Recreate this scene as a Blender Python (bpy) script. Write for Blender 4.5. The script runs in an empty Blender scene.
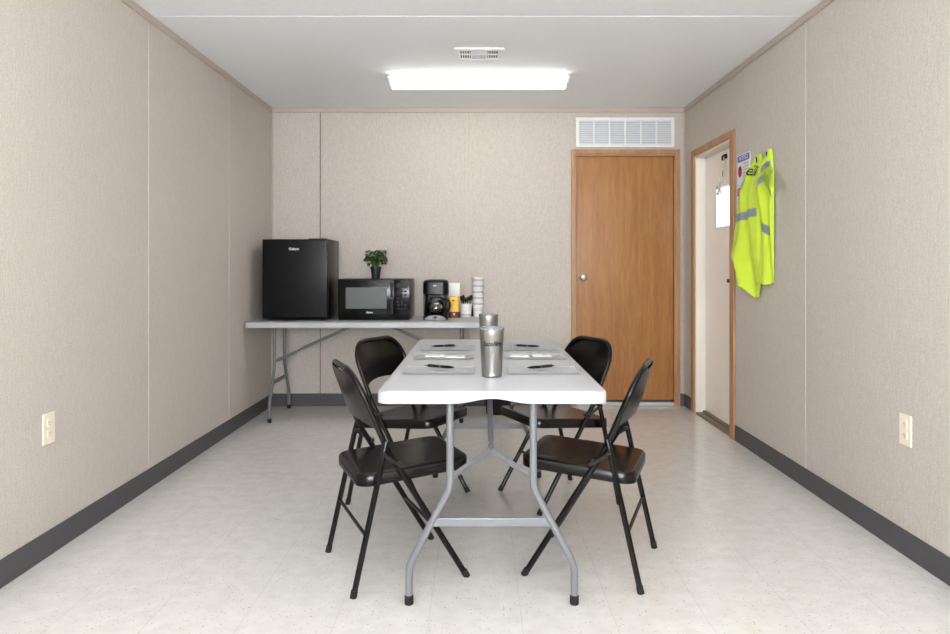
import bpy, bmesh, math, random
from mathutils import Vector, Matrix
random.seed(7)
PI = math.pi
S = bpy.context.scene
C = S.collection

# ------------------------------------------------------------------ camera
cam_d = bpy.data.cameras.new('camera'); cam = bpy.data.objects.new('camera', cam_d); C.objects.link(cam)
cam.location = (0, 0, 1.16); cam.rotation_euler = (PI/2, 0, 0)
cam_d.sensor_width = 36; cam_d.lens = 745/950*36
cam_d.shift_x = -4/950; cam_d.shift_y = -50.5/950
cam_d.clip_start = .05
S.camera = cam
# ------------------------------------------------------------------ world, light, exposure
W = bpy.data.worlds.new('world'); S.world = W; W.use_nodes = True
W.node_tree.nodes['Background'].inputs[0].default_value = (.86, .94, 1, 1)
W.node_tree.nodes['Background'].inputs[1].default_value = 1.8
S.view_settings.view_transform = 'Standard'; S.view_settings.look = 'None'
S.view_settings.gamma = 1; S.view_settings.use_curve_mapping = False
S.view_settings.exposure = 1.25
def area(name, loc, rot, sx, sy, power, col=(1,1,1)):
    l = bpy.data.lights.new(name, 'AREA'); l.shape = 'RECTANGLE'; l.size = sx; l.size_y = sy
    l.energy = power; l.color = col
    o = bpy.data.objects.new(name, l); C.objects.link(o); o.location = loc; o.rotation_euler = rot
    return o
# added fill lamp, set at an invented window behind the camera
area('added_window_fill', (0, -1.42, 1.45), (PI/2, 0, 0), 2.3, 1.2, 9, (.90, .95, 1))
# added lamp tilted upward at the same invented window, to brighten the ceiling
area('added_ceiling_fill', (0, -1.40, 1.45), (PI/2+.75, 0, 0), 2.3, 1.0, 108, (.94, .97, 1))

# ------------------------------------------------------------------ materials
def lin(c):
    c = c/255.0
    return c/12.92 if c <= .04045 else ((c+.055)/1.055)**2.4
def rgb(r, g, b): return (lin(r), lin(g), lin(b), 1)
class M:
    def __init__(s, name, col, rough=.5, metal=0, **kw):
        s.m = bpy.data.materials.new(name); s.m.use_nodes = True
        s.t = s.m.node_tree; s.n = s.t.nodes; s.b = s.n['Principled BSDF']
        s.b.inputs['Base Color'].default_value = col
        s.b.inputs['Roughness'].default_value = rough
        s.b.inputs['Metallic'].default_value = metal
        for k, v in kw.items(): s.b.inputs[k.replace('_', ' ')].default_value = v
    def node(s, t, **kw):
        n = s.n.new(t)
        for k, v in kw.items(): setattr(n, k, v)
        return n
    def link(s, a, b): s.t.links.new(a, b)
    def coord(s, scale=(1,1,1), src='Object'):
        tc = s.node('ShaderNodeTexCoord'); mp = s.node('ShaderNodeMapping')
        s.link(tc.outputs[src], mp.inputs[0]); mp.inputs['Scale'].default_value = scale
        return mp.outputs[0]
    def noise(s, vec, scale, detail=3, rough=.5):
        n = s.node('ShaderNodeTexNoise'); s.link(vec, n.inputs['Vector'])
        n.inputs['Scale'].default_value = scale; n.inputs['Detail'].default_value = detail
        n.inputs['Roughness'].default_value = rough
        return n.outputs['Fac']
    def ramp(s, fac, stops):
        r = s.node('ShaderNodeValToRGB'); s.link(fac, r.inputs[0])
        e = r.color_ramp.elements
        while len(e) < len(stops): e.new(.5)
        for q, (p, c) in zip(e, stops): q.position = p; q.color = c
        return r.outputs[0]
    def mix(s, fac, a, b, mode='MIX'):
        n = s.node('ShaderNodeMix', data_type='RGBA', blend_type=mode)
        for i, v in ((0, fac), (6, a), (7, b)):
            if isinstance(v, (int, float, tuple)): n.inputs[i].default_value = v
            else: s.link(v, n.inputs[i])
        return n.outputs[2]
    def color(s, o): s.link(o, s.b.inputs['Base Color'])
    def bump(s, h, strength=.2, dist=.002):
        n = s.node('ShaderNodeBump'); n.inputs['Strength'].default_value = strength
        n.inputs['Distance'].default_value = dist
        s.link(h, n.inputs['Height']); s.link(n.outputs[0], s.b.inputs['Normal'])
    def math(s, op, a, b=None):
        n = s.node('ShaderNodeMath', operation=op)
        for i, v in enumerate((a, b)):
            if v is None: continue
            if isinstance(v, (int, float)): n.inputs[i].default_value = v
            else: s.link(v, n.inputs[i])
        return n.outputs[0]

def wall_material():
    w = M('wall_vinyl', rgb(200,188,178), .75)
    v = w.coord((1,1,1))
    g = w.noise(v, 150, 3, .65)
    fv = w.coord((1,1,.12)); f = w.noise(fv, 210, 2, .5)
    bl = w.noise(v, 3, 3)
    c = w.ramp(g, [(.30, rgb(163,154,145)), (.5, rgb(191,182,173)), (.70, rgb(216,208,200))])
    c2 = w.ramp(f, [(.3, rgb(176,167,158)), (.7, rgb(207,199,191))])
    c = w.mix(.42, c, c2)
    c = w.mix(w.math('MULTIPLY', bl, .25), c, rgb(188,178,169))
    w.color(c); w.bump(g, .12, .001)
    return w.m
wall_m = wall_material()
seam_m = M('seam_vinyl', rgb(196,186,177), .6).m
moulding_dark = M('seam_dark', rgb(128,116,106), .8).m
moulding_m = M('moulding_vinyl', rgb(182,168,156), .7).m

fl = M('vinyl_tile', rgb(222,219,213), .17)
v = fl.coord()
vo = fl.node('ShaderNodeTexVoronoi'); fl.link(v, vo.inputs['Vector']); vo.inputs['Scale'].default_value = 75
vo.inputs['Randomness'].default_value = 1
chip = fl.math('LESS_THAN', vo.outputs['Distance'], .21)
sel = fl.node('ShaderNodeSeparateColor'); fl.link(vo.outputs['Color'], sel.inputs[0])
chip = fl.math('MULTIPLY', chip, fl.math('LESS_THAN', sel.outputs[0], .36))
chipc = fl.ramp(sel.outputs[1], [(0, rgb(150,143,134)), (.5, rgb(182,175,166)), (1, rgb(172,152,130))])
base = fl.ramp(fl.noise(v, 14, 4, .6), [(.35, rgb(202,200,195)), (.65, rgb(213,211,207))])
big = fl.noise(v, 1.4, 2)
base = fl.mix(fl.math('MULTIPLY', big, .3), base, rgb(203,200,195))
c = fl.mix(fl.math('MULTIPLY', chip, .95), base, chipc)
sx = fl.node('ShaderNodeSeparateXYZ'); fl.link(v, sx.inputs[0])
def tile_line(o, off):
    a = fl.math('ADD', o, off); a = fl.math('DIVIDE', a, .305); a = fl.math('FRACT', a)
    a = fl.math('SUBTRACT', a, .5); a = fl.math('ABSOLUTE', a)
    return fl.math('GREATER_THAN', a, .4962)
ln = fl.math('MAXIMUM', tile_line(sx.outputs[0], 3.05+.165), fl.math('MULTIPLY', tile_line(sx.outputs[1], .09), .55))
c = fl.mix(fl.math('MULTIPLY', ln, .33), c, rgb(150,146,140))
fl.color(c)
fl.bump(fl.noise(v, 60, 2), .04, .001)
floor_m = fl.m

ce = M('ceiling_panel', rgb(214,217,219), .8)
v = ce.coord(); ce.color(ce.ramp(ce.noise(v, 90, 2), [(.3, rgb(236,239,241)), (.7, rgb(242,245,247))]))
ce.bump(ce.noise(v, 160, 2), .1, .001); ceil_m = ce.m
ceil_seam_m = M('ceiling_seam', rgb(241,244,246), .7).m
base_m = M('baseboard_vinyl', rgb(72,71,73), .5).m

def wood(name, a, b, c3, rough=.4, axis=(1,1,.09)):
    w = M(name, a, rough)
    v = w.coord(axis)
    n = w.noise(v, 26, 5, .65); n2 = w.noise(v, 110, 3, .6)
    c = w.ramp(n, [(.3, a), (.55, b), (.75, c3)])
    c = w.mix(.28, c, w.ramp(n2, [(.38, a), (.6, c3)]))
    w.color(c); w.bump(n2, .06, .001)
    return w
dw = wood('oak_door', rgb(146,94,46), rgb(165,112,61), rgb(175,124,74), .25); door_m = dw.m
trim_w = wood('oak_trim', rgb(150,108,72), rgb(175,132,92), rgb(188,148,108), .45).m

def mt(name, *a, **k): return M(name, *a, **k).m
white_paint = mt('white_paint', rgb(236,236,234), .45)
cream_paint = mt('cream_paint', rgb(232,226,214), .5)
slab_paint = mt('beige_door_paint', rgb(245,238,229), .5)
louver_m = mt('louver_grey', rgb(222,225,228), .5)
dark_m = mt('dark_recess', rgb(40,40,42), .8)
ivory = mt('ivory_plastic', rgb(234,224,206), .4)
slot_m = mt('socket_slot', rgb(70,62,55), .6)
chrome = mt('satin_chrome', rgb(150,146,142), .18, 1)
bronze = mt('threshold_bronze', rgb(132,118,102), .4, .6)
alum = mt('threshold_aluminium', rgb(200,200,202), .35, .3)
sil = M('table_leg_grey', rgb(118,120,124), .4, .2); leg_m = sil.m
rubber = mt('black_rubber', rgb(15,15,16), .7)
tb = M('table_plastic', rgb(172,174,177), .42)
tb.bump(tb.noise(tb.coord(), 420, 2), .12, .0006); tab_m = tb.m
ck = M('black_enamel', rgb(10,9,9), .2, Specular_IOR_Level=.28); chair_m = ck.m
seatm = M('black_seat_enamel', rgb(11,9,9), .22, Specular_IOR_Level=.3); seat_m = seatm.m
app = M('appliance_black', rgb(8,8,10), .3, Specular_IOR_Level=.25); app_m = app.m
app_gloss = mt('gloss_black', rgb(8,8,9), .16, Specular_IOR_Level=.22)
fr = M('fridge_door_black', rgb(7,8,11), .22, Specular_IOR_Level=.28); fr.bump(fr.noise(fr.coord(), 500, 2), .05, .0005); fridge_m = fr.m
dgrey = mt('dark_grey_plastic', rgb(44,44,48), .5, Specular_IOR_Level=.2)
mgrey = mt('mid_grey_plastic', rgb(120,120,122), .35)
mw_glass = mt('microwave_glass_reflection', rgb(86,92,93), .18)  # grey base colour stands in for the room reflected in the glass
print_w = mt('white_print', rgb(215,215,215), .5)
print_k = mt('black_print', rgb(22,24,26), .6)
white_pl = mt('white_plastic', rgb(236,236,234), .4)
paper = mt('white_paper', rgb(226,227,229), .45)
paper_line = mt('paper_print', rgb(150,154,158), .8)
cup_m = mt('white_cup_paper', rgb(240,240,238), .55)
cup_band = mt('grey_cup_band', rgb(168,172,174), .6)
yellow = mt('yellow_label', rgb(240,190,50), .45)
red_l = mt('red_label', rgb(200,70,45), .5)
brown_l = mt('brown_label', rgb(84,38,26), .5)
pink_l = mt('pale_cup_label', rgb(226,170,150), .5)
coffee = mt('coffee', rgb(30,16,10), .15)
purple_l = mt('lilac_label', rgb(196,180,214), .5)
hv = M('hi_vis_mesh', rgb(190,213,48), .7)
hv.bump(hv.noise(hv.coord(), 500, 2), .25, .001)
hv.b.inputs['Sheen Weight'].default_value = .15; vest_m = hv.m
refl = mt('reflective_tape', rgb(172,180,194), .4)
tapeb = mt('tape_edge', rgb(150,170,40), .7)
green = M('leaf_green', rgb(50,92,44), .45)
green.color(green.ramp(green.noise(green.coord(), 40, 2), [(.35, rgb(32,74,34)), (.65, rgb(110,150,70))])); leaf_m = green.m
soil = mt('potting_soil', rgb(46,34,26), .9)
stl = M('brushed_steel', rgb(160,158,155), .28, 1)
stl.b.inputs['Anisotropic'].default_value = .5
stl.bump(stl.noise(stl.coord((1,1,60)), 8, 3), .05, .0005); steel = stl.m
blue_p = mt('notice_blue', rgb(66,82,170), .5)
red_p = mt('danger_red', rgb(205,60,55), .5)
skin_p = mt('sign_grey', rgb(176,190,184), .5)
glass = M('clear_glass', (1,1,1,1), .02); glass.b.inputs['Transmission Weight'].default_value = 1; glass.b.inputs['IOR'].default_value = 1.45
glass_m = glass.m
fros = M('window_glass', (1,1,1,1), .25); fros.b.inputs['Transmission Weight'].default_value = 1; fros.b.inputs['IOR'].default_value = 1.1
fros_m = fros.m
def emit(name, col, st):
    m = bpy.data.materials.new(name); m.use_nodes = True; b = m.node_tree.nodes['Principled BSDF']
    b.inputs['Base Color'].default_value = (.9,.9,.88,1)
    b.inputs['Emission Color'].default_value = col; b.inputs['Emission Strength'].default_value = st
    return m
lamp_m = emit('diffuser_lit', (1, .975, .94, 1), 4.8)

# ------------------------------------------------------------------ mesh helpers
def box(bm, x0, x1, y0, y1, z0, z1, bev=0, seg=2):
    r = bmesh.ops.create_cube(bm, size=1)
    vs = r['verts']
    for q in vs:
        q.co = Vector(((x0+x1)/2+q.co.x*(x1-x0), (y0+y1)/2+q.co.y*(y1-y0), (z0+z1)/2+q.co.z*(z1-z0)))
    if bev:
        es = list({e for q in vs for e in q.link_edges})
        bmesh.ops.bevel(bm, geom=es, offset=bev, segments=seg, profile=.6, affect='EDGES')
def fillet(pts, r, n=5):
    pts = [Vector(p) for p in pts]; out = [pts[0]]
    for i in range(1, len(pts)-1):
        a, b, c = pts[i-1], pts[i], pts[i+1]
        d1 = (a-b); d2 = (c-b); t = min(r, d1.length*.45, d2.length*.45)
        p, q = b+d1.normalized()*t, b+d2.normalized()*t
        for k in range(n+1):
            u = k/n; out.append(p*(1-u)**2 + b*2*u*(1-u) + q*u*u)
    out.append(pts[-1]); return out
def tube(bm, pts, r, seg=12, caps=True, flat=None):
    pts = [Vector(p) for p in pts]
    rad = r if isinstance(r, (list, tuple)) else [r]*len(pts)
    rings = []; up = None
    for i, p in enumerate(pts):
        t = ((pts[min(i+1, len(pts)-1)]-p).normalized() + (p-pts[max(i-1, 0)]).normalized()).normalized()
        if up is None:
            up = Vector((0,0,1)) if abs(t.z) < .9 else Vector((0,1,0))
        up = (up - t*up.dot(t)).normalized(); sd = t.cross(up)
        fx = flat or (1, 1)
        rings.append([bm.verts.new(p + (up*math.cos(a)*fx[0] + sd*math.sin(a)*fx[1])*rad[i]) for a in [2*PI*k/seg for k in range(seg)]])
    for a, b in zip(rings, rings[1:]):
        for k in range(seg): bm.faces.new((a[k], a[(k+1)%seg], b[(k+1)%seg], b[k]))
    if caps: bm.faces.new(rings[0][::-1]); bm.faces.new(rings[-1])
def lathe(bm, prof, seg=28, c=(0,0), sxy=(1,1)):
    rings = []
    for r, z in prof:
        if r < 1e-6: rings.append([bm.verts.new((c[0], c[1], z))])
        else: rings.append([bm.verts.new((c[0]+sxy[0]*r*math.cos(2*PI*k/seg), c[1]+sxy[1]*r*math.sin(2*PI*k/seg), z)) for k in range(seg)])
    for a, b in zip(rings, rings[1:]):
        for k in range(seg):
            A = [a[0]] if len(a) == 1 else [a[k], a[(k+1)%seg]]
            B = [b[0]] if len(b) == 1 else [b[(k+1)%seg], b[k]]
            if len(A)+len(B) >= 3: bm.faces.new(A+B)
def rrect(hx, hy, r, n=8, mx=1, my=1):
    """rounded rectangle outline, counter-clockwise, with mx/my extra points on straight sides"""
    out = []
    cs = [(hx-r, hy-r, 0), (-hx+r, hy-r, PI/2), (-hx+r, -hy+r, PI), (hx-r, -hy+r, 1.5*PI)]
    for i, (cx, cy, a0) in enumerate(cs):
        arc = [(cx+r*math.cos(a0+PI/2*k/n), cy+r*math.sin(a0+PI/2*k/n)) for k in range(n+1)]
        out += arc
        nx = cs[(i+1) % 4]; e = (nx[0]+r*math.cos(nx[2]), nx[1]+r*math.sin(nx[2]))
        m = mx if i in (0, 2) else my
        for k in range(1, m): u = k/m; out.append((arc[-1][0]*(1-u)+e[0]*u, arc[-1][1]*(1-u)+e[1]*u))
    return out
def loft(bm, rings, cap0=True, cap1=True):
    R = [[bm.verts.new(p) for p in r] for r in rings]; n = len(R[0])
    for a, b in zip(R, R[1:]):
        for k in range(n): bm.faces.new((a[k], a[(k+1)%n], b[(k+1)%n], b[k]))
    if cap0: bm.faces.new(R[0][::-1])
    if cap1: bm.faces.new(R[-1])
    return R
def obj(name, bm, mat, parent=None, smooth=None, label=None):
    bmesh.ops.recalc_face_normals(bm, faces=bm.faces)
    me = bpy.data.meshes.new(name); bm.to_mesh(me); bm.free()
    if smooth is not None:
        for p in me.polygons: p.use_smooth = True
        me.set_sharp_from_angle(angle=math.radians(smooth))
    me.materials.append(mat)
    o = bpy.data.objects.new(name, me); C.objects.link(o)
    if parent: o.parent = parent
    if label: o['label'] = label
    return o
def B(): return bmesh.new()
def part(name, mat, parent, fn, smooth=None, label=None):
    b = B(); fn(b); return obj(name, b, mat, parent, smooth, label)
def thing(name, label, cat, loc=(0,0,0), rz=0, group=None):
    o = bpy.data.objects.new(name, None); C.objects.link(o); o.empty_display_size = .05
    o.location = loc; o.rotation_euler = (0, 0, rz); o['label'] = label; o['category'] = cat
    if group: o['group'] = group
    return o
def tag(o, label, cat, group=None):
    o['label'] = label; o['category'] = cat
    if group: o['group'] = group
    return o
def struct(o): o['kind'] = 'structure'; return o
def sempty(name, loc=(0,0,0)):
    o = bpy.data.objects.new(name, None); C.objects.link(o); o.location = loc; o['kind'] = 'structure'; return o
def kids(o): return [c for c in bpy.data.objects if c.parent is o]
def dup(o, loc=None, rz=None, label=None, parent=None):
    c = o.copy(); C.objects.link(c)
    if parent: c.parent = parent
    if loc is not None: c.location = loc
    if rz is not None: c.rotation_euler = (0, 0, rz)
    if label: c['label'] = label
    for k in kids(o): dup(k, parent=c)
    return c
def text(name, s, size, mat, parent, M4, extrude=.0004, shear=0, offset=0, mapf=None, sxy=(1,1), spacing=1):
    cu = bpy.data.curves.new('lettering', 'FONT'); cu.body = s; cu.size = size; cu.extrude = extrude
    cu.align_x = 'CENTER'; cu.align_y = 'CENTER'; cu.shear = shear; cu.offset = offset; cu.space_character = spacing; cu.resolution_u = 3
    t = bpy.data.objects.new('lettering', cu); C.objects.link(t)
    dg = bpy.context.evaluated_depsgraph_get(); dg.update()
    me = bpy.data.meshes.new_from_object(t.evaluated_get(dg))
    bpy.data.objects.remove(t); bpy.data.curves.remove(cu)
    for q in me.vertices:
        p = Vector((q.co.x*sxy[0], q.co.y*sxy[1], q.co.z))
        q.co = mapf(p) if mapf else M4 @ p
    me.materials.clear(); me.materials.append(mat)
    me.name = name
    o = bpy.data.objects.new(name, me); C.objects.link(o); o.parent = parent
    return o
FRONT = lambda x, y, z: Matrix.Translation((x, y, z)) @ Matrix.Rotation(PI/2, 4, 'X')        # faces -Y
def WEST(x, y, z): return Matrix.Translation((x, y, z)) @ Matrix.Rotation(-PI/2, 4, 'Z') @ Matrix.Rotation(PI/2, 4, 'X')  # on right wall, faces -X

# ================================================================== SETTING
XL, XR, YB, YF, H = -1.727, 1.712, 6.198, -1.5, 2.479
T = .12
struct(part('floor', floor_m, None, lambda b: box(b, XL-T, XR+T, YF-T, YB+T, -.1, 0)))
struct(part('ceiling', ceil_m, None, lambda b: box(b, XL-T, XR+T, YF-T, YB+T, H, H+.1)))
struct(part('wall_left', wall_m, None, lambda b: box(b, XL-T, XL, YF-T, YB+T, 0, H)))
# openings
D1 = (.79, 1.645, 2.105)            # back door x0, x1, top
D2 = (5.045, 5.895, 2.035)           # side door y0, y1, top
def wb(b):
    box(b, XL, D1[0], YB, YB+T, 0, H); box(b, D1[1], XR, YB, YB+T, 0, H); box(b, D1[0], D1[1], YB, YB+T, D1[2], H)
struct(part('wall_back', wall_m, None, wb))
def wr(b):
    box(b, XR, XR+T, YF-T, D2[0], 0, H); box(b, XR, XR+T, D2[1], YB+T, 0, H); box(b, XR, XR+T, D2[0], D2[1], D2[2], H)
struct(part('wall_right', wall_m, None, wr))
def wf(b):
    box(b, XL, -1.2, YF-T, YF, 0, H); box(b, 1.2, XR, YF-T, YF, 0, H)
    box(b, -1.2, 1.2, YF-T, YF, 0, .85); box(b, -1.2, 1.2, YF-T, YF, 2.08, H)
struct(part('wall_front', wall_m, None, wf))
w1 = sempty('added_window_1', (0, YF, 1.465))  # invented window in the unseen wall, added as a light source
def wfr(b):
    for a in (-1.2, -.02, 1.15): box(b, a, a+.05, -.08, -.02, -.615, .615)
    for z in (-.615, .565): box(b, -1.2, 1.2, -.08, -.02, z, z+.05)
part('window_frame', white_paint, w1, wfr)
part('pane', fros_m, w1, lambda b: box(b, -1.16, 1.16, -.055, -.05, -.58, .58))

# wall seams, cove mouldings, baseboards
k = [0]
def trim(fn, m, sm=None):
    k[0] += 1; return struct(part('trim_%d' % k[0], m, None, fn, sm))
def seam(x0, x1, y0, y1): trim(lambda b: box(b, x0, x1, y0, y1, .0, H-.02, .0012, 1), seam_m)
for y in (3.895, 5.15, 2.64, 1.42, .2, -1.0): seam(XL, XL+.003, y-.006, y+.006)
for y in (3.905, 2.68, 1.46, .24, -.98): seam(XR-.003, XR, y-.006, y+.006)
trim(lambda b: box(b, -1.324, -1.316, YB-.003, YB, 0, H-.04), moulding_dark)
for x in (-.105, -.075): seam(x-.005, x+.005, YB-.005, YB)
seam(XL+.03, XL+.042, YB-.003, YB)
trim(lambda b: box(b, XL, XR, YB-.014, YB, H-.04, H, .004, 1), moulding_m)
trim(lambda b: box(b, XL, XL+.014, YF, YB, H-.04, H, .004, 1), moulding_m)
trim(lambda b: box(b, XR-.014, XR, YF, YB, H-.04, H, .004, 1), moulding_m)
trim(lambda b: box(b, XL, XL+.014, YB-.014, YB, .1, H-.04, .004, 1), moulding_m)
trim(lambda b: box(b, XR-.014, XR, YB-.014, YB, .1, H-.04, .004, 1), moulding_m)
for y in (3.93, 1.49): trim(lambda b: box(b, XL+.02, XR-.02, y-.005, y+.005, H-.0015, H), ceil_seam_m)
def bb(b, x0, x1, y0, y1): box(b, x0, x1, y0, y1, 0, .104, .003, 1)
struct(part('baseboard_left', base_m, None, lambda b: bb(b, XL, XL+.008, YF, YB)))
def bbb(b): bb(b, XL, .765, YB-.008, YB); bb(b, 1.672, XR, YB-.008, YB)
struct(part('baseboard_back', base_m, None, bbb))
def bbr(b): bb(b, XR-.008, XR, YF, 4.97); bb(b, XR-.008, XR, 5.98, YB)
struct(part('baseboard_right', base_m, None, bbr))

# ---- door in the back wall
d1 = sempty('door_1', (0, YB, 0))
part('door_leaf', door_m, d1, lambda b: box(b, .815, 1.62, .012, .055, .048, 2.078, .002, 1))
def jamb1(b):
    box(b, .79, .812, -.002, T, 0, 2.105); box(b, 1.623, 1.645, -.002, T, 0, 2.105); box(b, .812, 1.623, -.002, T, 2.081, 2.105)
part('door_jamb', trim_w, d1, jamb1)
def cas1(b):
    box(b, .764, .799, -.018, 0, 0, 2.132, .004); box(b, 1.636, 1.671, -.018, 0, 0, 2.132, .004)
    box(b, .799, 1.636, -.018, 0, 2.097, 2.132, .004)
part('door_casing', trim_w, d1, cas1)
part('threshold', alum, d1, lambda b: box(b, .812, 1.623, .0, T, 0, .03, .004, 1))
part('door_backing', white_paint, d1, lambda b: box(b, .7, 1.7, T, T+.02, -.02, 2.2))
def knob(b):
    prof = [(0,.0),(.033,.0),(.033,.004),(.028,.008),(.012,.012),(.011,.03),(.02,.036),(.027,.046),(.027,.056),(.02,.064),(0,.066)]
    lathe(b, prof); bmesh.ops.rotate(b, verts=b.verts, cent=(0,0,0), matrix=Matrix.Rotation(PI/2, 3, 'X'))
    bmesh.ops.translate(b, verts=b.verts, vec=(.868, .012, 1.07))
part('door_knob', chrome, d1, knob, 40, 'round satin chrome knob')

# ---- exterior door in the right wall
d2 = sempty('door_2', (XR, 0, 0))
def jamb2(b):
    for y0, y1 in ((5.045, 5.067), (5.873, 5.895)): box(b, -.002, T+.02, y0, y1, 0, 2.035)
    box(b, -.002, T+.02, 5.067, 5.873, 2.013, 2.035)
part('door_jamb', cream_paint, d2, jamb2)
def cas2(b):
    box(b, -.016, 0, 5.005-.035, 5.005+.045, 0, 2.08, .004); box(b, -.016, 0, 5.887, 5.967, 0, 2.08, .004)
    box(b, -.016, 0, 5.05, 5.887, 2.03, 2.08, .004)
part('door_casing', trim_w, d2, cas2)
Y0, Y1, Z0, Z1 = 5.24, 5.59, 1.442, 1.750
def slab(b):
    x0, x1 = .072, .112
    box(b, x0, x1, 5.073, Y0, .03, 2.006); box(b, x0, x1, Y1, 5.862, .03, 2.006)
    box(b, x0, x1, Y0, Y1, .03, Z0); box(b, x0, x1, Y0, Y1, Z1, 2.006)
part('door_leaf', slab_paint, d2, slab)
part('door_gap_shade', dark_m, d2, lambda b: (box(b, .075, T+.03, 5.862, 5.873, .03, 2.013), box(b, .075, T+.03, 5.067, 5.073, .03, 2.013)))  # dark strips standing in for the shaded gap between leaf and jamb
def wfr2(b):
    for a in ((Y0, Y0+.012), (Y1-.012, Y1)): box(b, .066, .118, a[0], a[1], Z0, Z1)
    box(b, .066, .118, Y0+.012, Y1-.012, Z0, Z0+.012); box(b, .066, .118, Y0+.012, Y1-.012, Z1-.012, Z1)
part('window_frame', white_paint, d2, wfr2)
part('window_pane', fros_m, d2, lambda b: box(b, .088, .092, Y0+.012, Y1-.012, Z0+.012, Z1-.012))
part('threshold', bronze, d2, lambda b: (box(b, -.004, .05, 5.067, 5.873, 0, .014, .003, 1), box(b, .05, T+.02, 5.067, 5.873, 0, .026, .003, 1)))
part('latch', rubber, d2, lambda b: (box(b, .03, .072, 5.10, 5.14, 1.045, 1.075, .004), box(b, .02, .034, 5.10, 5.21, 1.047, 1.073, .004)), label='black latch handle')

# ================================================================== FIXTURES
def ceiling_light(loc, label):
    t = thing('ceiling_light', label, 'ceiling light', loc, 0, 'wraparound fluorescent lights on the ceiling')
    def house(b):
        box(b, -.615, .615, -.078, .078, -.012, 0, .002, 1)
    part('housing', white_paint, t, house)
    def diff(b):
        out = []
        for y, z in [(-.084,-.008),(-.1,-.028),(-.094,-.048),(-.08,-.062),(-.06,-.068),(0,-.07),(.06,-.068),(.08,-.062),(.094,-.048),(.1,-.028),(.084,-.008)]: out.append((y, z))
        loft(b, [[(x, y, z) for y, z in out] for x in (-.605, -.3, 0, .3, .605)])
    part('diffuser', lamp_m, t, diff, 50, 'lit white prismatic diffuser')
    for s in (-1, 1):
        def cap(b):
            o1 = [(-.086,-.006),(-.102,-.028),(-.083,-.064),(-.06,-.072),(.06,-.072),(.083,-.064),(.102,-.028),(.086,-.006)]
            loft(b, [[(s*.603, y, z) for y, z in o1], [(s*.612, y, z) for y, z in o1], [(s*.628, y*.98, -.012+(z+.012)*.6) for y, z in o1]])
        part('end_cap', white_paint, t, cap, 50)
    return t
ceiling_light((-.003, 5.2, H), 'lit white wraparound fluorescent fixture on ceiling near the back wall')
ceiling_light((-.003, 1.5, H), 'added unseen wraparound fluorescent fixture on ceiling, middle one of the three')  # invented fixture out of view, added to light the room
ceiling_light((-.003, -.6, H), 'added unseen wraparound fluorescent fixture on ceiling behind the camera')  # second invented fixture, unseen, added for more light

cv = thing('ceiling_vent', 'small white metal air register on ceiling in front of the lit light fixture', 'vent', (.0, 4.61, H))
def cvf(b):
    hx, hy = .1525, .125
    box(b, -hx, hx, -hy, -hy+.035, -.012, 0, .003, 1); box(b, -hx, hx, hy-.035, hy, -.012, 0, .003, 1)
    box(b, -hx, -hx+.03, -hy+.035, hy-.035, -.0115, 0); box(b, hx-.03, hx, -hy+.035, hy-.035, -.0115, 0)
    box(b, -.052, -.043, -.09, .09, -.011, -.003); box(b, .043, .052, -.09, .09, -.011, -.003)
    box(b, -.122, .122, -.006, .006, -.0105, -.003)
part('frame', white_paint, cv, cvf)
part('duct_opening', dark_m, cv, lambda b: box(b, -.122, .122, -.09, .09, -.0025, -.0005))
def slat(x0, x1, y0, y1, ang, ax):
    def f(b):
        box(b, x0, x1, y0, y1, -.0075, -.006)
        bmesh.ops.rotate(b, verts=b.verts, cent=((x0+x1)/2, (y0+y1)/2, -.006), matrix=Matrix.Rotation(ang, 3, ax))
    part('slat', louver_m if ax == 'X' else white_paint, cv, f)
for s in (-1, 1):
    for i in range(5):
        x = s*(.06+i*.0145)
        for y0, y1 in ((-.09, -.006), (.006, .09)): slat(x-.004, x+.004, y0, y1, s*.5, 'Y')
for i in range(5):
    y = -.078+i*.0165; slat(-.043, .043, y-.006, y+.006, -.5, 'X')
    y = .013+i*.0165; slat(-.043, .043, y-.008, y+.008, 1.0, 'X')

wv = thing('wall_vent', 'white framed return air grille on the back wall above the oak door', 'vent', (1.2145, YB, 2.275))
hx, hz = .408, .123
def wvf(b):
    box(b, -hx, hx, -.014, 0, -hz, -hz+.022, .002, 1); box(b, -hx, hx, -.014, 0, hz-.024, hz, .002, 1)
    box(b, -hx, -hx+.026, -.0135, 0, -hz+.022, hz-.024); box(b, hx-.026, hx, -.0135, 0, -hz+.022, hz-.024)
    for i in range(1, 6):
        x = -hx+.02+i*(2*hx-.04)/6; box(b, x-.0065, x+.0065, -.013, -.001, -hz+.02, hz-.02)
part('frame', white_paint, wv, wvf)
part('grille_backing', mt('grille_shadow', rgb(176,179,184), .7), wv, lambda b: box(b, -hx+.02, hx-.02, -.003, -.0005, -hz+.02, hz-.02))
for i in range(11):
    z = -hz+.03+i*.0184
    def f(b):
        box(b, -hx+.022, hx-.022, -.008, -.0065, -.0085, .0085)
        bmesh.ops.rotate(b, verts=b.verts, cent=(0,-.007,0), matrix=Matrix.Rotation(-.45, 3, 'X'))
        bmesh.ops.translate(b, verts=b.verts, vec=(0, 0, z))
    part('louver', louver_m, wv, f)

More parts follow.
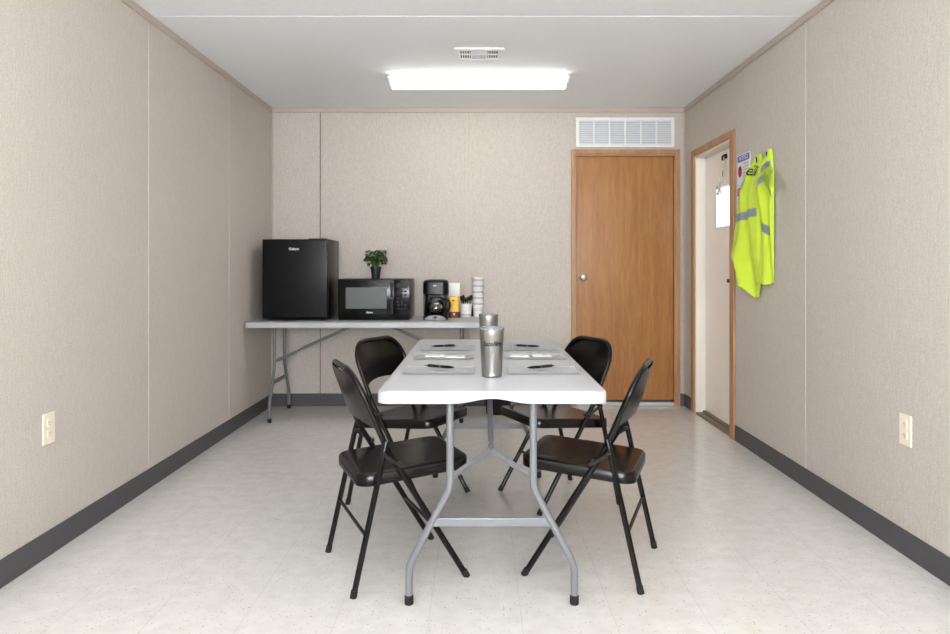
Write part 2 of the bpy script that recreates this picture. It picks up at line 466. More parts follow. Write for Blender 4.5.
def outlet(name, label, x, y, z, s, cat):
    t = thing(name, label, cat, (x, y, z))
    part('cover_plate', ivory, t, lambda b: box(b, min(0, s*.006), max(0, s*.006), -.04, .04, -.062, .062, .002))
    for dz in ((-.022, .022)):
        def rec(b):
            loft(b, [[(s*q, a, c+dz) for a, c in rrect(.016, .016, .007, 5)] for q in (.005, .0085)])
        r = part('receptacle', ivory, t, rec, 40)
        part('slots', slot_m, r, lambda b: (box(b, s*.0085-.0004, s*.0085+.0004, -.007, -.005, dz-.002, dz+.007), box(b, s*.0085-.0004, s*.0085+.0004, .005, .007, dz-.002, dz+.007),
             box(b, s*.0085-.0004, s*.0085+.0004, -.002, .002, dz-.010, dz-.006)))
outlet('wall_outlet', 'ivory electrical outlet cover on the left wall', XL, 2.985, .512, 1, 'outlet')
outlet('wall_outlet', 'ivory electrical outlet cover on the right wall', XR, 2.985, .505, -1, 'outlet')

# ================================================================== FOLDING TABLES
def folding_table(L, Wd, top, label, loc, rz, inset=.11, arch=.017):
    t = thing('folding_table', label, 'table', loc, rz)
    hx, hy = L/2, Wd/2; th = .041
    def topf(b):
        rings = []
        for ins, z, low in ((.016, top, 0), (.006, top-.001, 0), (.0015, top-.005, 0), (0, top-.011, 0), (0, top-th, 1), (.003, top-th-.002, 1), (.012, top-th-.001, 1), (.014, top-.022, 0)):
            ring = []
            for x, y in rrect(hx, hy, .038, 8, 1, 40):
                n = Vector((x, y)); sx = (abs(x)-ins)/abs(x); sy = (abs(y)-ins)/abs(y) if abs(y) > 1e-6 else 1
                zz = z
                if low and abs(x) > hx-.002 and abs(y) < .13: zz += arch*.5*(1+math.cos(PI*y/.13))
                ring.append((x*sx, y*(hy-ins)/hy, zz))
            rings.append(ring)
        loft(b, rings)
    part('tabletop', tab_m, t, topf, 35)
    for s in (-1, 1):
        lx = s*(hx-inset)
        for q in (-1, 1):
            lg = part('leg', leg_m, t, lambda b: tube(b, fillet([(lx, q*.143, top-.025), (lx, q*.143, .40), (lx, q*.284, .134), (lx, q*.284, .012)], .03), .0127), 50)
            part('foot_cap', rubber, lg, lambda b: lathe(b, [(0,0),(.014,0),(.0155,.004),(.0155,.03),(.0127,.032)], 16, (lx, q*.284)), 40)
        part('crossbar', leg_m, t, lambda b: box(b, lx-.006, lx+.006, -.205, .205, .267, .297, .003))
        part('mounting_bar', leg_m, t, lambda b: box(b, lx-.012, lx+.012, -.3, .3, top-.03, top-.022, .003))
        ax = lx-s*.13
        for q in (-1, 1):
            part('brace_arm', leg_m, t, lambda b: tube(b, [(lx, q*.137, .437), (ax, q*.006, .495)], .012, 10, flat=(1, .5)), 50)
        part('brace_strut', leg_m, t, lambda b: (tube(b, [(ax, 0, .495), (ax-s*.02, 0, .508), (ax-s*.06, 0, .528), (s*.09, 0, top-.03)], [.004, .006, .0115, .0115], 10),
            tube(b, [(ax-s*.012, 0, .503), (ax-s*.022, 0, .509)], .011, 10)), 50)
    return t
TZ, TZ2 = .750, .752
folding_table(1.76, .762, TZ, 'white folding table in the middle of the room with papers and tumblers on it', (.0435, 3.33, 0), PI/2)
folding_table(1.76, .745, TZ2, 'white folding table against the back wall carrying fridge, microwave and coffee maker', (-.844, 5.8155, 0), 0, .168)

# ================================================================== CHAIRS
def make_chair():
    t = thing('folding_chair', 'x', 'chair', (0,0,0), 0, 'black metal folding chairs around the white table')
    def fx(z): return .225-.61*z if z <= .5 else -.08-(z-.5)*.436
    half = [(.225, .208, 0), (fx(.25), .207, .25), (fx(.45), .205, .45), (fx(.5), .205, .5), (fx(.58), .206, .58), (fx(.675), .207, .675)]
    arc = []
    for k in range(1, 9):
        a = PI/2*k/8; z = .675+.112*math.sin(a); arc.append((fx(z), .207-.112+.112*math.cos(a), z))
    path = half+arc; path = path + [(x, -y, z) for x, y, z in path[::-1]]
    f = part('frame', chair_m, t, lambda b: tube(b, path, .0112, 12), 50)
    for q in (-1, 1):
        part('foot_cap', rubber, f, lambda b: tube(b, [(.226, q*.208, .0), (.212, q*.208, .024)], .0128, 12), 40)
    # curved back panel with an arched lower edge
    def back(b):
        n, m = 24, 10; G = []
        for i in range(n+1):
            u = -1+2*i/n; y = u*.206
            d = abs(y)-.095
            zt = .779 if d <= 0 else .675+.112*math.sqrt(max(0, 1-(d/.112)**2))
            zt -= .002; zb = .572+.026*(1-u*u)
            col = []
            for j in range(m+1):
                z = zb+(zt-zb)*j/m
                f_ = (1-u*u)*(1-.55*(j/m)**2)
                col.append(Vector((fx(z)-.038*f_, y, z)))
            G.append(col)
        for off in (0, -.003):
            V = [[b.verts.new(p+Vector((off, 0, 0))) for p in c] for c in G]
            for i in range(n):
                for j in range(m): b.faces.new((V[i][j], V[i+1][j], V[i+1][j+1], V[i][j+1]))
            if off == 0: V0 = V
        edge = lambda V: [V[i][0] for i in range(n+1)]+[V[n][j] for j in range(1, m+1)]+[V[i][m] for i in range(n-1, -1, -1)]+[V[0][j] for j in range(m-1, 0, -1)]
        a, c = edge(V0), edge(V)
        for i in range(len(a)): b.faces.new((a[i], a[(i+1)%len(a)], c[(i+1)%len(a)], c[i]))
    part('backrest', seat_m, t, back, 40)
    # seat
    def seat(b):
        rings = []
        for ins, dz, in_ in ((.07, -.003, 0), (.035, -.001, 0), (.012, 0, 0), (.004, -.002, 0), (0, -.008, 0), (0, -.042, 0), (.003, -.043, 0), (.004, -.012, 0)):
            ring = []
            for x, y in rrect(.214-ins, .200-ins, max(.055-ins, .012), 7, 3, 3):
                tp = 1-.0*x; ring.append((x+.031, y*tp, .430+x*.08+dz))
            rings.append(ring)
        loft(b, rings)
    part('seat', seat_m, t, seat, 40)
    for q in (-1, 1):
        r = part('rear_leg', chair_m, t, lambda b: tube(b, fillet([(-.21, q*.227, .0), (-.1, q*.224, .49), (-.088, q*.218, .535)], .02), .0108, 12), 50)
        part('foot_cap', rubber, r, lambda b: tube(b, [(-.2105, q*.227, 0), (-.205, q*.227, .026)], .0126, 12), 40)
        part('hinge_link', mt_link, t, lambda b: (tube(b, [(-.022, q*.222, .440), (-.04, q*.224, .447), (-.105, q*.230, .492)], .0075, 8, flat=(1, .5)),
            tube(b, [(-.098, q*.205, .490), (-.098, q*.242, .490)], .008, 10), tube(b, [(-.035, q*.19, .445), (-.035, q*.234, .445)], .008, 10)), 40)
    part('stretcher', chair_m, t, lambda b: tube(b, [(-.163, -.226, .208), (-.163, .226, .208)], .0068, 10), 50)
    part('stretcher', chair_m, t, lambda b: tube(b, [(fx(.195), -.206, .195), (fx(.195), .206, .195)], .0068, 10), 50)
    return t
mt_link = mt('dark_steel', rgb(46,46,48), .3, .6)
ch = make_chair()
ch.location = (-.332, 2.896, 0); ch.rotation_euler = (0, 0, math.radians(22.3))
ch['label'] = 'black metal folding chair at the near left corner of the white table'
dup(ch, (.450, 2.925, 0), math.radians(180-19.1), 'black metal folding chair at the near right corner of the white table')
dup(ch, (-.351, 3.744, 0), math.radians(-26.6), 'black metal folding chair on the left side, farther back toward the microwave')
dup(ch, (.399, 3.757, 0), math.radians(180+24.4), 'black metal folding chair on the right side, farther back toward the oak door')

# ================================================================== ON THE BACK TABLE
fg = thing('mini_fridge', 'black mini fridge with white lettering at the left end of the back table', 'fridge', (-1.385, 5.6, TZ2))
def fbody(b): box(b, -.245, .245, .05, .46, .014, .616, .008)
part('body', app_m, fg, fbody, 40)
fd = part('door', fridge_m, fg, lambda b: box(b, -.245, .245, 0, .046, .018, .613, .010, 3), 40)
part('door_gasket', rubber, fg, lambda b: box(b, -.238, .238, .044, .052, .025, .6))
text('lettering', 'Galanz', .028, print_w, fd, offset=.0006, M4= FRONT(-.007, -.0008, .540), sxy=(1, .95))
part('top_hinge', dgrey, fg, lambda b: box(b, .10, .235, .02, .09, .613, .620, .003))
for x in (-.2, .2):
    for y in (.06, .42): part('foot', rubber, fg, lambda b: lathe(b, [(0,0),(.016,0),(.016,.016),(0,.016)], 14, (x, y)), 40)

mw = thing('microwave', 'black microwave oven with a grey window beside the mini fridge', 'microwave', (-.797, 5.64, TZ2))
part('body', app_m, mw, lambda b: box(b, -.274, .274, .022, .40, .012, .314, .005), 40)
md = part('door', app_gloss, mw, lambda b: box(b, -.272, .153, 0, .026, .02, .308, .004), 40)
part('window', mw_glass, md, lambda b: loft(b, [[(x-.057, y, z+.169) for x, z in rrect(.155, .08, .006, 4)] for y in (-.001, .003)]), label='door window with painted grey reflection')
text('lettering', 'Galanz', .018, print_w, md, offset=.0003, M4= FRONT(-.03, -.0008, .060))
part('handle', dgrey, md, lambda b: (box(b, .127, .147, -.010, 0, .175, .285, .005), box(b, .127, .147, -.010, 0, .045, .155, .005)), 40)
cp = part('control_panel', app_gloss, mw, lambda b: box(b, .156, .272, 0, .024, .02, .308, .004), 40)
part('display', mt('display', rgb(30,34,36), .1), cp, lambda b: box(b, .172, .254, -.001, .002, .245, .28, .001))
for r in range(6):
    for cc in range(3):
        x = .187+cc*.026; z = .22-r*.026
        part('button', dgrey, cp, lambda b: box(b, x-.009, x+.009, -.0018, .002, z-.007, z+.007, .001, 1))
part('base_lip', app_gloss, mw, lambda b: box(b, -.268, .268, .002, .39, .003, .014, .003))
for x in (-.22, .22):
    for y in (.05, .36): part('foot', rubber, mw, lambda b: lathe(b, [(0,0),(.012,0),(.012,.008),(0,.008)], 12, (x, y)))

# potted plant
pl = thing('potted_plant', 'small leafy green plant in a black pot on top of the microwave', 'plant', (-.806, 5.82, TZ2+.314))
part('pot', mt('pot_black', rgb(28,29,31), .4), pl, lambda b: lathe(b, [(0,0),(.03,0),(.031,.003),(.040,.075),(.0435,.076),(.0435,.092),(.039,.093),(.037,.078),(0,.078)], 28), 40)
part('soil', soil, pl, lambda b: lathe(b, [(0,.079),(.037,.08),(.037,.083),(0,.087)], 20), 40)
def stems(b):
    for i in range(12):
        a = random.uniform(0, 2*PI); r = random.uniform(.02, .06); h = random.uniform(.13, .2)
        tube(b, [(r*.2*math.cos(a), r*.2*math.sin(a), .08), (r*.5*math.cos(a), r*.5*math.sin(a), .08+(h-.08)*.6), (r*math.cos(a), r*math.sin(a), h)], .0014, 5)
part('stem', leaf_m, pl, stems, 60)
def leaves(b):
    for i in range(260):
        a = random.uniform(0, 2*PI); zz = random.uniform(-1, 1)
        rad = (random.random()**.4)
        cx, cy, cz = .078*rad*math.cos(a)*math.sqrt(1-zz*zz*.8), .078*rad*math.sin(a)*math.sqrt(1-zz*zz*.8), .166+.066*zz*rad
        L = random.uniform(.024, .036); w = L*.62
        m = Matrix.Translation((cx, cy, cz)) @ Matrix.Rotation(a+random.uniform(-.6, .6), 4, 'Z') @ Matrix.Rotation(random.uniform(-.5, .9), 4, 'Y') @ Matrix.Rotation(random.uniform(-.6, .6), 4, 'X')
        rows = []
        for j in range(6):
            u = j/5; ww = w/2*math.sin(PI*min(1, u*.92+.04))**.7; d = -.25*L*u*u
            rows.append([b.verts.new(m @ Vector((L*u, -ww, d+.12*ww))), b.verts.new(m @ Vector((L*u, 0, d-.08*ww))), b.verts.new(m @ Vector((L*u, ww, d+.12*ww)))])
        for p, q in zip(rows, rows[1:]):
            for s in (0, 1): b.faces.new((p[s], p[s+1], q[s+1], q[s]))
    bmesh.ops.solidify(b, geom=b.faces, thickness=.0006)
part('foliage', leaf_m, pl, leaves, 60)

# coffee maker
cm = thing('coffee_maker', 'black drip coffee maker with glass carafe on the back table', 'coffee maker', (-.331, 5.64, TZ2))
def sq(b, hx, y0, y1, z0, z1, r=.03, top_in=0, n=6):
    cy = (y0+y1)/2; hy = (y1-y0)/2
    rs = []
    for z, i in ((z0, .004), (z0+.004, 0), (z1-.006, top_in), (z1, top_in+.006)):
        rs.append([(x, y+cy, z) for x, y in rrect(hx-i, hy-i, r, n)])
    loft(b, rs)
part('base', app_m, cm, lambda b: sq(b, .094, 0, .235, 0, .036, .045), 40)
def bpf(b):
    pts = [(-.082, .004), (.082, .004)]+[(.082*math.cos(PI*k/14), .006+.033*math.sin(PI*k/14)) for k in range(15)]
    loft(b, [[(x, -.006, z) for x, z in pts], [(x*.98, .012, z) for x, z in pts]])
part('front_plate', mgrey, cm, bpf, 40, 'grey curved front plate')
part('switch', app_gloss, cm, lambda b: (lathe(b, [(0,0),(.011,0),(.011,.004),(0,.005)], 18), bmesh.ops.rotate(b, verts=b.verts, cent=(0,0,0), matrix=Matrix.Rotation(PI/2,3,'X')), bmesh.ops.translate(b, verts=b.verts, vec=(0, -.006, .024))), 40)
part('column', app_m, cm, lambda b: (sq(b, .093, .15, .235, .034, .2, .03), box(b, -.093, -.078, .05, .16, .034, .2, .004), box(b, .078, .093, .05, .16, .034, .2, .004)), 40)
part('reservoir', app_m, cm, lambda b: sq(b, .098, .012, .235, .195, .292, .045, .002), 40)
part('lid', app_m, cm, lambda b: loft(b, [[(x, y+.124, z) for x, y in rrect(.095-i, .108-i, .045, 6)] for z, i in ((.291, 0), (.299, .004), (.305, .02), (.309, .045))]), 50)
part('badge', print_w, cm, lambda b: box(b, -.016, .010, .0105, .0125, .258, .266))
part('filter_basket', app_gloss, cm, lambda b: lathe(b, [(0,.19),(.045,.19),(.052,.2),(.055,.235),(0,.235)], 24, (0, .07)), 40)
part('warming_plate', dgrey, cm, lambda b: lathe(b, [(0,.036),(.062,.036),(.064,.04),(0,.041)], 28, (0, .085)), 40)
cf = part('carafe', glass_m, cm, lambda b: lathe(b, [(0,.042),(.05,.042),(.062,.055),(.066,.085),(.06,.12),(.047,.15),(.045,.165),(.043,.165),(.045,.15),(.058,.119),(.064,.085),(.06,.056),(.049,.044),(0,.044)], 32, (0, .085)), 60, 'clear glass carafe')
part('carafe_coffee', coffee, cf, lambda b: lathe(b, [(0,.045),(.048,.045),(.059,.056),(.0635,.084),(0,.084)], 32, (0, .085)), 60)
part('carafe_band', chrome, cf, lambda b: lathe(b, [(.0605,.121),(.0615,.118),(.0585,.13),(.056,.131)], 32, (0, .085)), 60)
part('carafe_lid', rubber, cf, lambda b: lathe(b, [(0,.175),(.03,.175),(.048,.17),(.048,.163),(0,.163)], 28, (0, .085)), 40)
def chf(b): tube(b, fillet([(.045, .05, .155), (.098, .015, .158), (.112, .01, .12), (.1, .02, .07), (.066, .06, .066)], .02), .0085, 8, flat=(1.3, .8))
part('carafe_handle', rubber, cf, chf, 50)

# creamer
cr = thing('coffee_creamer', 'yellow creamer canister with a square white cap beside the coffee maker', 'canister', (-.198, 5.91, TZ2))
def creb(b):
    R = []
    for z, h, r in ((0, .042, .022), (.004, .045, .024), (.05, .046, .024), (.085, .040, .022), (.12, .043, .022), (.165, .046, .02), (.172, .043, .02)):
        R.append([(x, y, z) for x, y in rrect(h, h*.8, r, 6)])
    loft(b, R)
part('bottle', yellow, cr, creb, 50)
part('cap', white_pl, cr, lambda b: loft(b, [[(x, y, z) for x, y in rrect(h, h*.85, .014, 5)] for z, h in ((.172, .047), (.175, .049), (.270, .048), (.278, .045))]), 40, 'square white cap')
def crl(b, z0, z1, h0, h1, g=.0012): loft(b, [[(x, y, z) for x, y in rrect(h+g, h*.8+g, .024, 6)] for z, h in ((z0, h0), (z1, h1))], False, False)
part('label_band', brown_l, cr, lambda b: crl(b, .003, .05, .045, .046), 50, 'dark brown lower label')
part('label_cup', pink_l, cr, lambda b: loft(b, [[(x, -.0395, z) for x in (0,)] for z in (0,)]) if False else (lathe(b, [(0,.012),(.014,.012),(.02,.04),(0,.04)], 18, (.002, -.028), (1, .6))), 40)
part('label_oval', red_l, cr, lambda b: lathe(b, [(0,.128),(.018,.134),(.022,.142),(.018,.15),(0,.156)], 18, (-.002, -.026), (1, .55)), 40)

# cup with cutlery
cc_ = thing('cutlery_cup', 'white tub holding black plastic cutlery beside the creamer', 'cup', (-.108, 6.04, TZ2))
part('tub', cup_m, cc_, lambda b: lathe(b, [(0,0),(.042,0),(.043,.002),(.050,.1),(.053,.101),(.053,.107),(.049,.107),(.048,.1),(.041,.004),(0,.004)], 30), 40)
part('label_band', purple_l, cc_, lambda b: lathe(b, [(.0438,.012),(.0452,.024)], 30), 60)
for i, (x, lean, h, k_) in enumerate([(-.03, -.16, .165, 1), (-.016, -.08, .172, 1), (-.002, .02, .15, 0), (.012, .12, .16, 0), (.024, .2, .17, 0), (.03, .28, .172, 1), (-.024, -.02, .15, 1)]):
    y = -.012+.01*(i % 3)
    def fork(b):
        p0 = Vector((x*.7, y, .006)); d = Vector((math.sin(lean)*.6, 0, 1)).normalized(); e = p0+d*h
        tube(b, [p0, p0+d*(h-.045), p0+d*(h-.036), p0+d*(h-.02), e], [.0025, .003, .008, .0125 if k_ else .009, .006], 8, flat=(1, 1))
    tag(part('spoon' if k_ else 'fork', rubber, None, fork, 50), 'x', 'cutlery', 'black plastic cutlery in the white tub')
cut = [o for o in C.objects if o.name.split('.')[0] in ('spoon', 'fork')]
for o in cut:
    o.location = cc_.location
    o['label'] = 'black plastic cutlery piece standing in the white tub on the back table'
tag(part('black_strip', rubber, None, lambda b: box(b, -.062, -.046, 6.11, 6.15, TZ2, TZ2+.108, .003)), 'narrow black upright strip between the white tub and the stack of cups', 'box')  # plain black block filling the dark gap between tub and cups

# stack of cups
cup0 = thing('paper_cup', 'bottom white cup in the stack on the back table', 'cup', (-.010, 6.10, TZ2), 0, 'white paper cups stacked on the back table')
part('cup_body', cup_m, cup0, lambda b: lathe(b, [(0,.006),(.031,.006),(.031,0),(.033,0),(.0455,.117),(.0475,.119),(.0478,.122),(.046,.125),(.0445,.122),(.0445,.118),(.032,.009),(0,.009)], 30), 50)
part('printed_band', cup_band, cup0, lambda b: lathe(b, [(.0453,.108),(.0442,.0985)], 30), 60)
part('printed_lines', cup_band, cup0, lambda b: (lathe(b, [(.0402,.062),(.0405,.065)], 30), lathe(b, [(.0388,.049),(.0391,.052)], 30)), 60)
for i, nm in enumerate(('second', 'third', 'fourth', 'top')):
    dup(cup0, (-.010+.0008*i, 6.10, TZ2+.0485*(i+1)), 0, '%s white cup in the stack on the back table' % (nm if nm == 'top' else nm+' lowest'))

# waste bin behind
wb_ = thing('waste_bin', 'small black waste bin on floor beyond the white table', 'bin', (.145, 5.87, 0))
part('bin_body', rubber, wb_, lambda b: loft(b, [[(x, y, z) for x, y in rrect(h, h*.75, .03, 6)] for z, h in ((0, .082), (.004, .086), (.3, .108), (.31, .113), (.318, .113), (.318, .106), (.3, .103), (.008, .08))]), 40)

# ================================================================== ON THE MEETING TABLE
def tumbler(x, y, label):
    t = thing('tumbler', label, 'tumbler', (x, y, TZ), 0, 'stainless steel tumblers on the white table')
    prof = [(0,.0),(.035,0),(.0375,.002),(.0385,.005),(.0388,.010),(.0383,.012),(.0390,.016),(.0455,.145),(.0465,.166),(.0462,.170),(.044,.172),(.0425,.169),(.042,.16),(.035,.01),(0,.01)]
    part('cup_body', steel, t, lambda b: lathe(b, prof, 48), 40)
    part('lid', mt('lid_plastic', rgb(120,122,124), .12), t, lambda b: lathe(b, [(.0425,.164),(.0425,.1705),(.0475,.1715),(.048,.175),(.046,.179),(.040,.1795),(.038,.174),(0,.1735),(0,.168),(.04,.166)], 48), 40)
    t.scale = (.98, .98, 1.025)
    return t
t1 = tumbler(.0475, 2.775, 'nearer stainless steel tumbler with dark script lettering on the white table')
def wrap(p):
    r = .0432; a = -PI/2 + p.x/r; rr = .0396+(.0455-.0390)*((.122+p.y-.016)/.129)+p.z+.0002
    return Vector((rr*math.cos(a), rr*math.sin(a), .122+p.y))
text('lettering', 'Satellite', .0235, print_k, t1, None, shear=.35, offset=.0005, mapf=wrap, extrude=.0003)
tumbler(.0455, 3.56, 'farther stainless steel tumbler hidden partly behind the nearer one')

def sheet(x0, x1, y0, y1, label):
    x0, x1, y0, y1 = [q*.981 for q in (x0, x1, y0, y1)]
    o = thing('paper_sheet', label, 'paper', ((x0+x1)/2, (y0+y1)/2, TZ), 0, 'white sheets of paper on the white table')
    hx, hy = (x1-x0)/2, (y1-y0)/2
    def z(x, y): return .0012+.0026*(abs(x)/hx)**6+.003*(abs(y)/hy)**6
    def sh(b):
        n, m = 28, 20
        V = [[b.verts.new((hx*(2*i/n-1), hy*(2*j/m-1), z(hx*(2*i/n-1), hy*(2*j/m-1)))) for j in range(m+1)] for i in range(n+1)]
        for i in range(n):
            for j in range(m): b.faces.new((V[i][j], V[i+1][j], V[i+1][j+1], V[i][j+1]))
        bmesh.ops.solidify(b, geom=b.faces, thickness=.0009)
    part('sheet', paper, o, sh)
    part('printed_lines', paper_line, o, lambda b: [box(b, -hx+.04, hx-.04-.02*(i%3), -hy+.045+i*.022, -hy+.0465+i*.022, 0.0011, .0015) for i in range(6)])
sheet(-.297, -.017, 2.876, 3.092, 'white paper sheet at the near left place on the white table')
sheet(.114, .394, 2.876, 3.092, 'white paper sheet at the near right place on the white table')
sheet(-.305, -.025, 3.34, 3.556, 'white paper sheet in the middle of the left side of the table, under two cards')
sheet(.120, .394, 3.34, 3.556, 'white paper sheet in the middle of the right side of the table, under two cards')
sheet(-.300, -.020, 3.69, 3.906, 'white paper sheet at the far left place on the white table')
sheet(.120, .395, 3.69, 3.906, 'white paper sheet at the far right place on the white table')
def card(x, y, rz, label):
    x, y = x*.981, y*.981
    o = thing('card', label, 'card', (x, y, TZ+.0023), rz, 'small white cards on the white table')
    part('card_face', white_pl, o, lambda b: loft(b, [[(a, c, z) for a, c in rrect(.043, .034, .005, 4)] for z in (0.0002, .003)]))
    part('printed_mark', paper_line, o, lambda b: box(b, .008, .026, -.006, .006, .0029, .0033))
card(-.205, 3.46, .06, 'small white card on the left middle sheet, nearer the left chairs')
card(-.108, 3.42, -.05, 'small white card on the left middle sheet, nearer the tumblers')
card(.185, 3.46, -.06, 'small white card on the right middle sheet, nearer the tumblers')
card(.29, 3.47, .08, 'small white card on the right middle sheet, nearer the right chairs')

def pen(p, q, label, first=[None]):
    p, q = Vector(p)*.981, Vector(q)*.981; c = (p+q)/2; a = math.atan2(q.y-p.y, q.x-p.x)
    loc = (c.x, c.y, TZ+.0024+.0058)
    if first[0] is None:
        t = thing('pen', label, 'pen', loc, a, 'black pens on the sheets')
        h = .067
        part('barrel', rubber, t, lambda b: tube(b, [(-h+.012,0,0),(-h+.014,0,0),(-.005,0,0),(.0,0,0)], [.0042,.0052,.0055,.0055], 12), 50)
        part('grip', app_m, t, lambda b: tube(b, [(.004,0,0),(.01,0,0),(.04,0,0),(h-.012,0,0),(h,0,0)], [.005,.0056,.0056,.004,.001], 12), 50)
        part('centre_band', chrome, t, lambda b: tube(b, [(-.001,0,0),(.005,0,0)], .0057, 12), 50)
        part('clicker', chrome, t, lambda b: tube(b, [(-h,0,0),(-h+.013,0,0)], .0026, 10), 50)
        part('clip', chrome, t, lambda b: box(b, -h+.014, -h+.048, -.0015, .0015, .0052, .0068))
        first[0] = t
    else: dup(first[0], loc, a, label)
pen((-.226, 3.09), (-.096, 3.025), 'black pen lying on the near left paper sheet')
pen((.315, 3.085), (.193, 3.015), 'black pen lying on the near right paper sheet')
pen((-.122, 3.875), (-.240, 3.83), 'black pen lying on the far left paper sheet')
pen((.188, 3.875), (.309, 3.83), 'black pen lying on the far right paper sheet')

# ================================================================== RIGHT WALL: SIGNS, VESTS, DOOR CORDS
sg = thing('safety_sign', 'white paper sign with blue heading on the right wall beside the door casing', 'sign', (XR, 4.815, 1.79))
part('sign_panel', paper, sg, lambda b: box(b, -.003, 0, -.115, .115, -.10, .10))
part('sign_header', blue_p, sg, lambda b: box(b, -.0036, -.0028, -.108, .108, .052, .094), label='blue heading band')
def onw(y, z, x=-.0042): return WEST(x, y, z)
text('lettering', 'NOTICE', .05, print_w, sg, onw(0, .073), shear=.2, sxy=(.9,.8))
def pict(b):
    lathe(b, [(0,0),(.038,0),(.038,.001),(.030,.001),(.030,.0006),(0,.0006)], 24)
    bmesh.ops.rotate(b, verts=b.verts, cent=(0,0,0), matrix=Matrix.Rotation(-PI/2,3,'Y'))
    bmesh.ops.translate(b, verts=b.verts, vec=(-.003, .062, -.01))
part('pictogram_ring', red_p, sg, pict)
part('pictogram_figure', print_k, sg, lambda b: (box(b, -.0048, -.003, .052, .072, -.04, .02), box(b, -.0048, -.003, .045, .06, .0, .012)))
part('printed_lines', skin_p, sg, lambda b: [box(b, -.0036, -.0028, -.1, .005, .03-i*.02, .04-i*.02) for i in range(6)])
s2 = thing('safety_sign', 'white paper sign with red heading lower on the right wall behind the vest', 'sign', (XR, 4.82, 1.53))
part('sign_panel', paper, s2, lambda b: box(b, -.003, 0, -.115, .115, -.19, .155))
part('sign_header', red_p, s2, lambda b: box(b, -.0036, -.0028, -.108, .108, .092, .145), label='red heading band')
text('lettering', 'DANGER', .05, print_w, s2, onw(0, .118), shear=0, sxy=(.84, .8))
def man(b):
    lathe(b, [(0,0),(.012,0),(.012,.0015),(0,.0015)], 14)
    bmesh.ops.rotate(b, verts=b.verts, cent=(0,0,0), matrix=Matrix.Rotation(-PI/2,3,'Y')); bmesh.ops.translate(b, verts=b.verts, vec=(-.003, .082, .045))
    for p, q, r in (((.08,.03),(.07,-.02),.012),((.07,-.02),(.095,-.055),.008),((.07,-.02),(.045,-.05),.008),((.078,.02),(.05,.0),.006),((.045,-.05),(.03,-.045),.006)):
        tube(b, [(-.0035, p[0], p[1]), (-.0035, q[0], q[1])], r, 8, flat=(.12, 1) if False else None)
    for v in b.verts: v.co.x = -.003 + max(-.0018, min(.0, v.co.x+.003))
part('pictogram_figure', print_k, s2, man)
part('printed_lines', mt('sign_violet', rgb(150,150,200), .5), s2, lambda b: [box(b, -.0036, -.0028, -.1, .1-.02*(i%2), -.085-i*.022, -.076-i*.022) for i in range(5)])

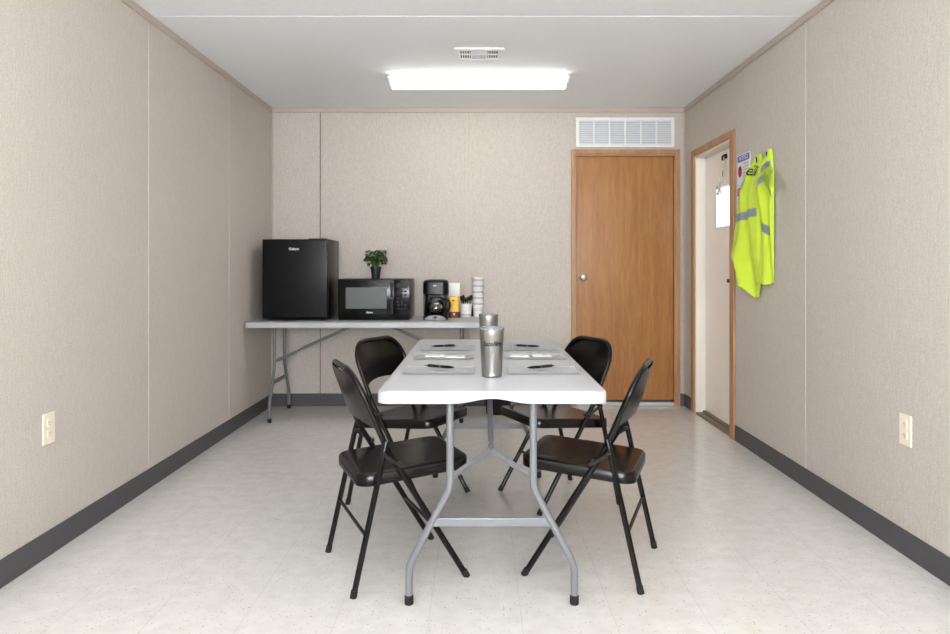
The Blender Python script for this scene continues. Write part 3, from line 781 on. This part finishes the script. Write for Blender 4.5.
def interp(tb_, z):
    if z >= tb_[0][0]: return tb_[0][1:]
    for a, b in zip(tb_, tb_[1:]):
        if z >= b[0]:
            u = (a[0]-z)/(a[0]-b[0]); u = u*u*(3-2*u)*.4+u*.6
            return tuple(p*(1-u)+q*u for p, q in zip(a[1:], b[1:]))
    return tb_[-1][1:]
def vest(label, prof, fold, stripes, txt=None, flap=None, hem=.02, seed=0):
    """prof rows: z, far y, near y, thickness (projection from the wall)"""
    t = thing('safety_vest', label, 'vest', (XR, 0, 0), 0, 'hi-vis vests on the right wall')
    ztop, zbot = prof[0][0], prof[-1][0]
    def surf(u, z, off=0):           # u: 0 = far edge, 1 = near edge ; room-facing surface
        yf, yn, d = interp(prof, z)
        y = yf+(yn-yf)*u
        k_ = min(1, (ztop-z)/.22)
        e = .35+.65*max(0, math.sin(PI*min(1, max(0, u))))**.45
        x = -.006-d*e*(.62+.38*k_*math.sin(fold*PI*u+seed+1.4*math.sin(z*5+seed)))-.016*k_*e*math.sin(2.3*fold*PI*u+seed*2+z*6)
        return Vector((x-off, y, z))
    n, m = 46, 60
    def body(b):
        F, K = [], []
        for j in range(m+1):
            v_ = j/m; fr, kr = [], []
            for i in range(n+1):
                u = i/n
                zb = zbot+hem*(.5+.5*math.sin(7*u+seed))+hem*.5*math.sin(15*u+seed)
                z = ztop+(zb-ztop)*v_
                p = surf(u, z); fr.append(b.verts.new(p))
                kr.append(b.verts.new((min(-.0015, p.x*.3-.001), p.y, z)))
            F.append(fr); K.append(kr)
        for j in range(m):
            for i in range(n):
                b.faces.new((F[j][i], F[j][i+1], F[j+1][i+1], F[j+1][i])); b.faces.new((K[j][i], K[j+1][i], K[j+1][i+1], K[j][i+1]))
            b.faces.new((F[j][0], F[j+1][0], K[j+1][0], K[j][0])); b.faces.new((F[j][n], K[j][n], K[j+1][n], F[j+1][n]))
        for i in range(n):
            b.faces.new((F[0][i], K[0][i], K[0][i+1], F[0][i+1])); b.faces.new((F[m][i], F[m][i+1], K[m][i+1], K[m][i]))
    part('vest_body', vest_m, t, body, 70)
    for (ua, za, ub, zb, wd) in stripes:
        def st(b):
            R = []; q = 26
            for i in range(q+1):
                u = ua+(ub-ua)*i/q; zc = za+(zb-za)*i/q
                R.append([b.verts.new(surf(u, zc+wd*(s_/4-.5), .002)) for s_ in range(5)])
            for a, c in zip(R, R[1:]):
                for s_ in range(4): b.faces.new((a[s_], a[s_+1], c[s_+1], c[s_]))
            bmesh.ops.solidify(b, geom=b.faces, thickness=.001)
        part('reflective_stripe', refl, t, st, 60, 'silver grey reflective stripe')
    if txt:
        s_, size, uc, zc, sl = txt
        def mp(p):
            z = zc+p.y+sl*p.x; yf, yn, d = interp(prof, z); p.x *= 1.5; y = yf+(yn-yf)*uc-p.x
            u = (y-yf)/(yn-yf); q = surf(max(.02, min(.98, u)), z, .003+p.z); q.y = y; return q
        text('lettering', s_, size, print_k, t, None, mapf=mp, shear=.25, offset=.001, extrude=.0003)
    if flap: part('armhole_flap', vest_m, t, flap, 60)
    part('hook', rubber, t, lambda b: (box(b, -.006, 0, (prof[0][1]+prof[0][2])/2-.012, (prof[0][1]+prof[0][2])/2+.012, ztop-.06, ztop-.005, .003),
        tube(b, fillet([(-.004, (prof[0][1]+prof[0][2])/2, ztop-.05), (-.03, (prof[0][1]+prof[0][2])/2, ztop-.05), (-.032, (prof[0][1]+prof[0][2])/2, ztop-.015)], .01), .004, 8)), 50)
    return t
vest('yellow-green hi-vis vest hanging nearer the door, with black lettering on the back',
     [(1.838, 4.53, 4.495, .03), (1.79, 4.61, 4.475, .045), (1.735, 4.69, 4.47, .055), (1.68, 4.75, 4.47, .065), (1.63, 4.80, 4.468, .07), (1.49, 4.82, 4.468, .075), (1.33, 4.855, 4.465, .085), (1.215, 4.90, 4.465, .10), (1.185, 4.85, 4.465, .10), (1.10, 4.80, 4.465, .09), (.995, 4.76, 4.465, .08)],
     2.2, [(0.03, 1.47, .97, 1.49, .05), (.02, 1.58, .30, 1.69, .045)], ('elli', .085, .52, 1.745, -.22), None, .055, 0)
def flap(b):
    # short sleeve cap falling away from the wall
    R = []
    for i in range(13):
        u = i/12; row = []
        for j in range(9):
            v_ = j/8; a = PI*.9*u
            r = .055*(.55+.45*v_)
            row.append(b.verts.new((-.02-.05*math.sin(a)-.02*v_, 4.318-.14*v_*(.6+.4*math.sin(a)), 1.745-.05*v_-.14*u*(.7+.3*v_)+.012*math.sin(6*u))))
        R.append(row)
    for a, c in zip(R, R[1:]):
        for s_ in range(8): b.faces.new((a[s_], a[s_+1], c[s_+1], c[s_]))
    bmesh.ops.solidify(b, geom=b.faces, thickness=.002)
vest('yellow-green hi-vis vest hanging on the right hook, with diagonal silver stripe',
     [(1.845, 4.375, 4.335, .03), (1.79, 4.41, 4.32, .045), (1.72, 4.445, 4.31, .055), (1.60, 4.458, 4.305, .055), (1.45, 4.458, 4.30, .055), (1.30, 4.458, 4.305, .055), (1.15, 4.455, 4.31, .055), (1.055, 4.45, 4.315, .05)],
     1.3, [(.05, 1.62, .55, 1.70, .045), (.05, 1.43, .98, 1.33, .05), (.35, 1.735, .98, 1.755, .045)], None, flap, .008, 1.0)

# cords from a black bracket at the head of the exterior door
dc = thing('door_cord', 'pale cords with silver tag hanging from a black bracket above the exterior door window', 'cord', (XR, 5.38, 1.97))
part('bracket', rubber, dc, lambda b: (box(b, .055, .072, -.03, .03, -.03, .0, .003), box(b, .04, .06, -.008, .008, -.045, -.01, .003)))
for q in (-1, 1):
    part('cord', mt('pale_cord', rgb(205,198,184), .6), dc, lambda b: tube(b, fillet([(.052, q*.01, -.02), (.05, q*.04+.03, -.1), (.052, q*.035+.04, -.24)], .04), .003, 8), 50)
part('toggle', rubber, dc, lambda b: tube(b, [(.052, .005, -.12), (.05, .0, -.16)], .005, 8), 50)
part('silver_tag', mt('silver_foil', rgb(222,224,226), .25, .5), dc, lambda b: [tube(b, [(.05, .075, -.24), (.045+.01*(i%2), .075+.05*math.cos(i*1.26+.3), -.24+.05*math.sin(i*1.26+.3))], [.009, .014], 8, flat=(1, .4)) for i in range(5)], 50)
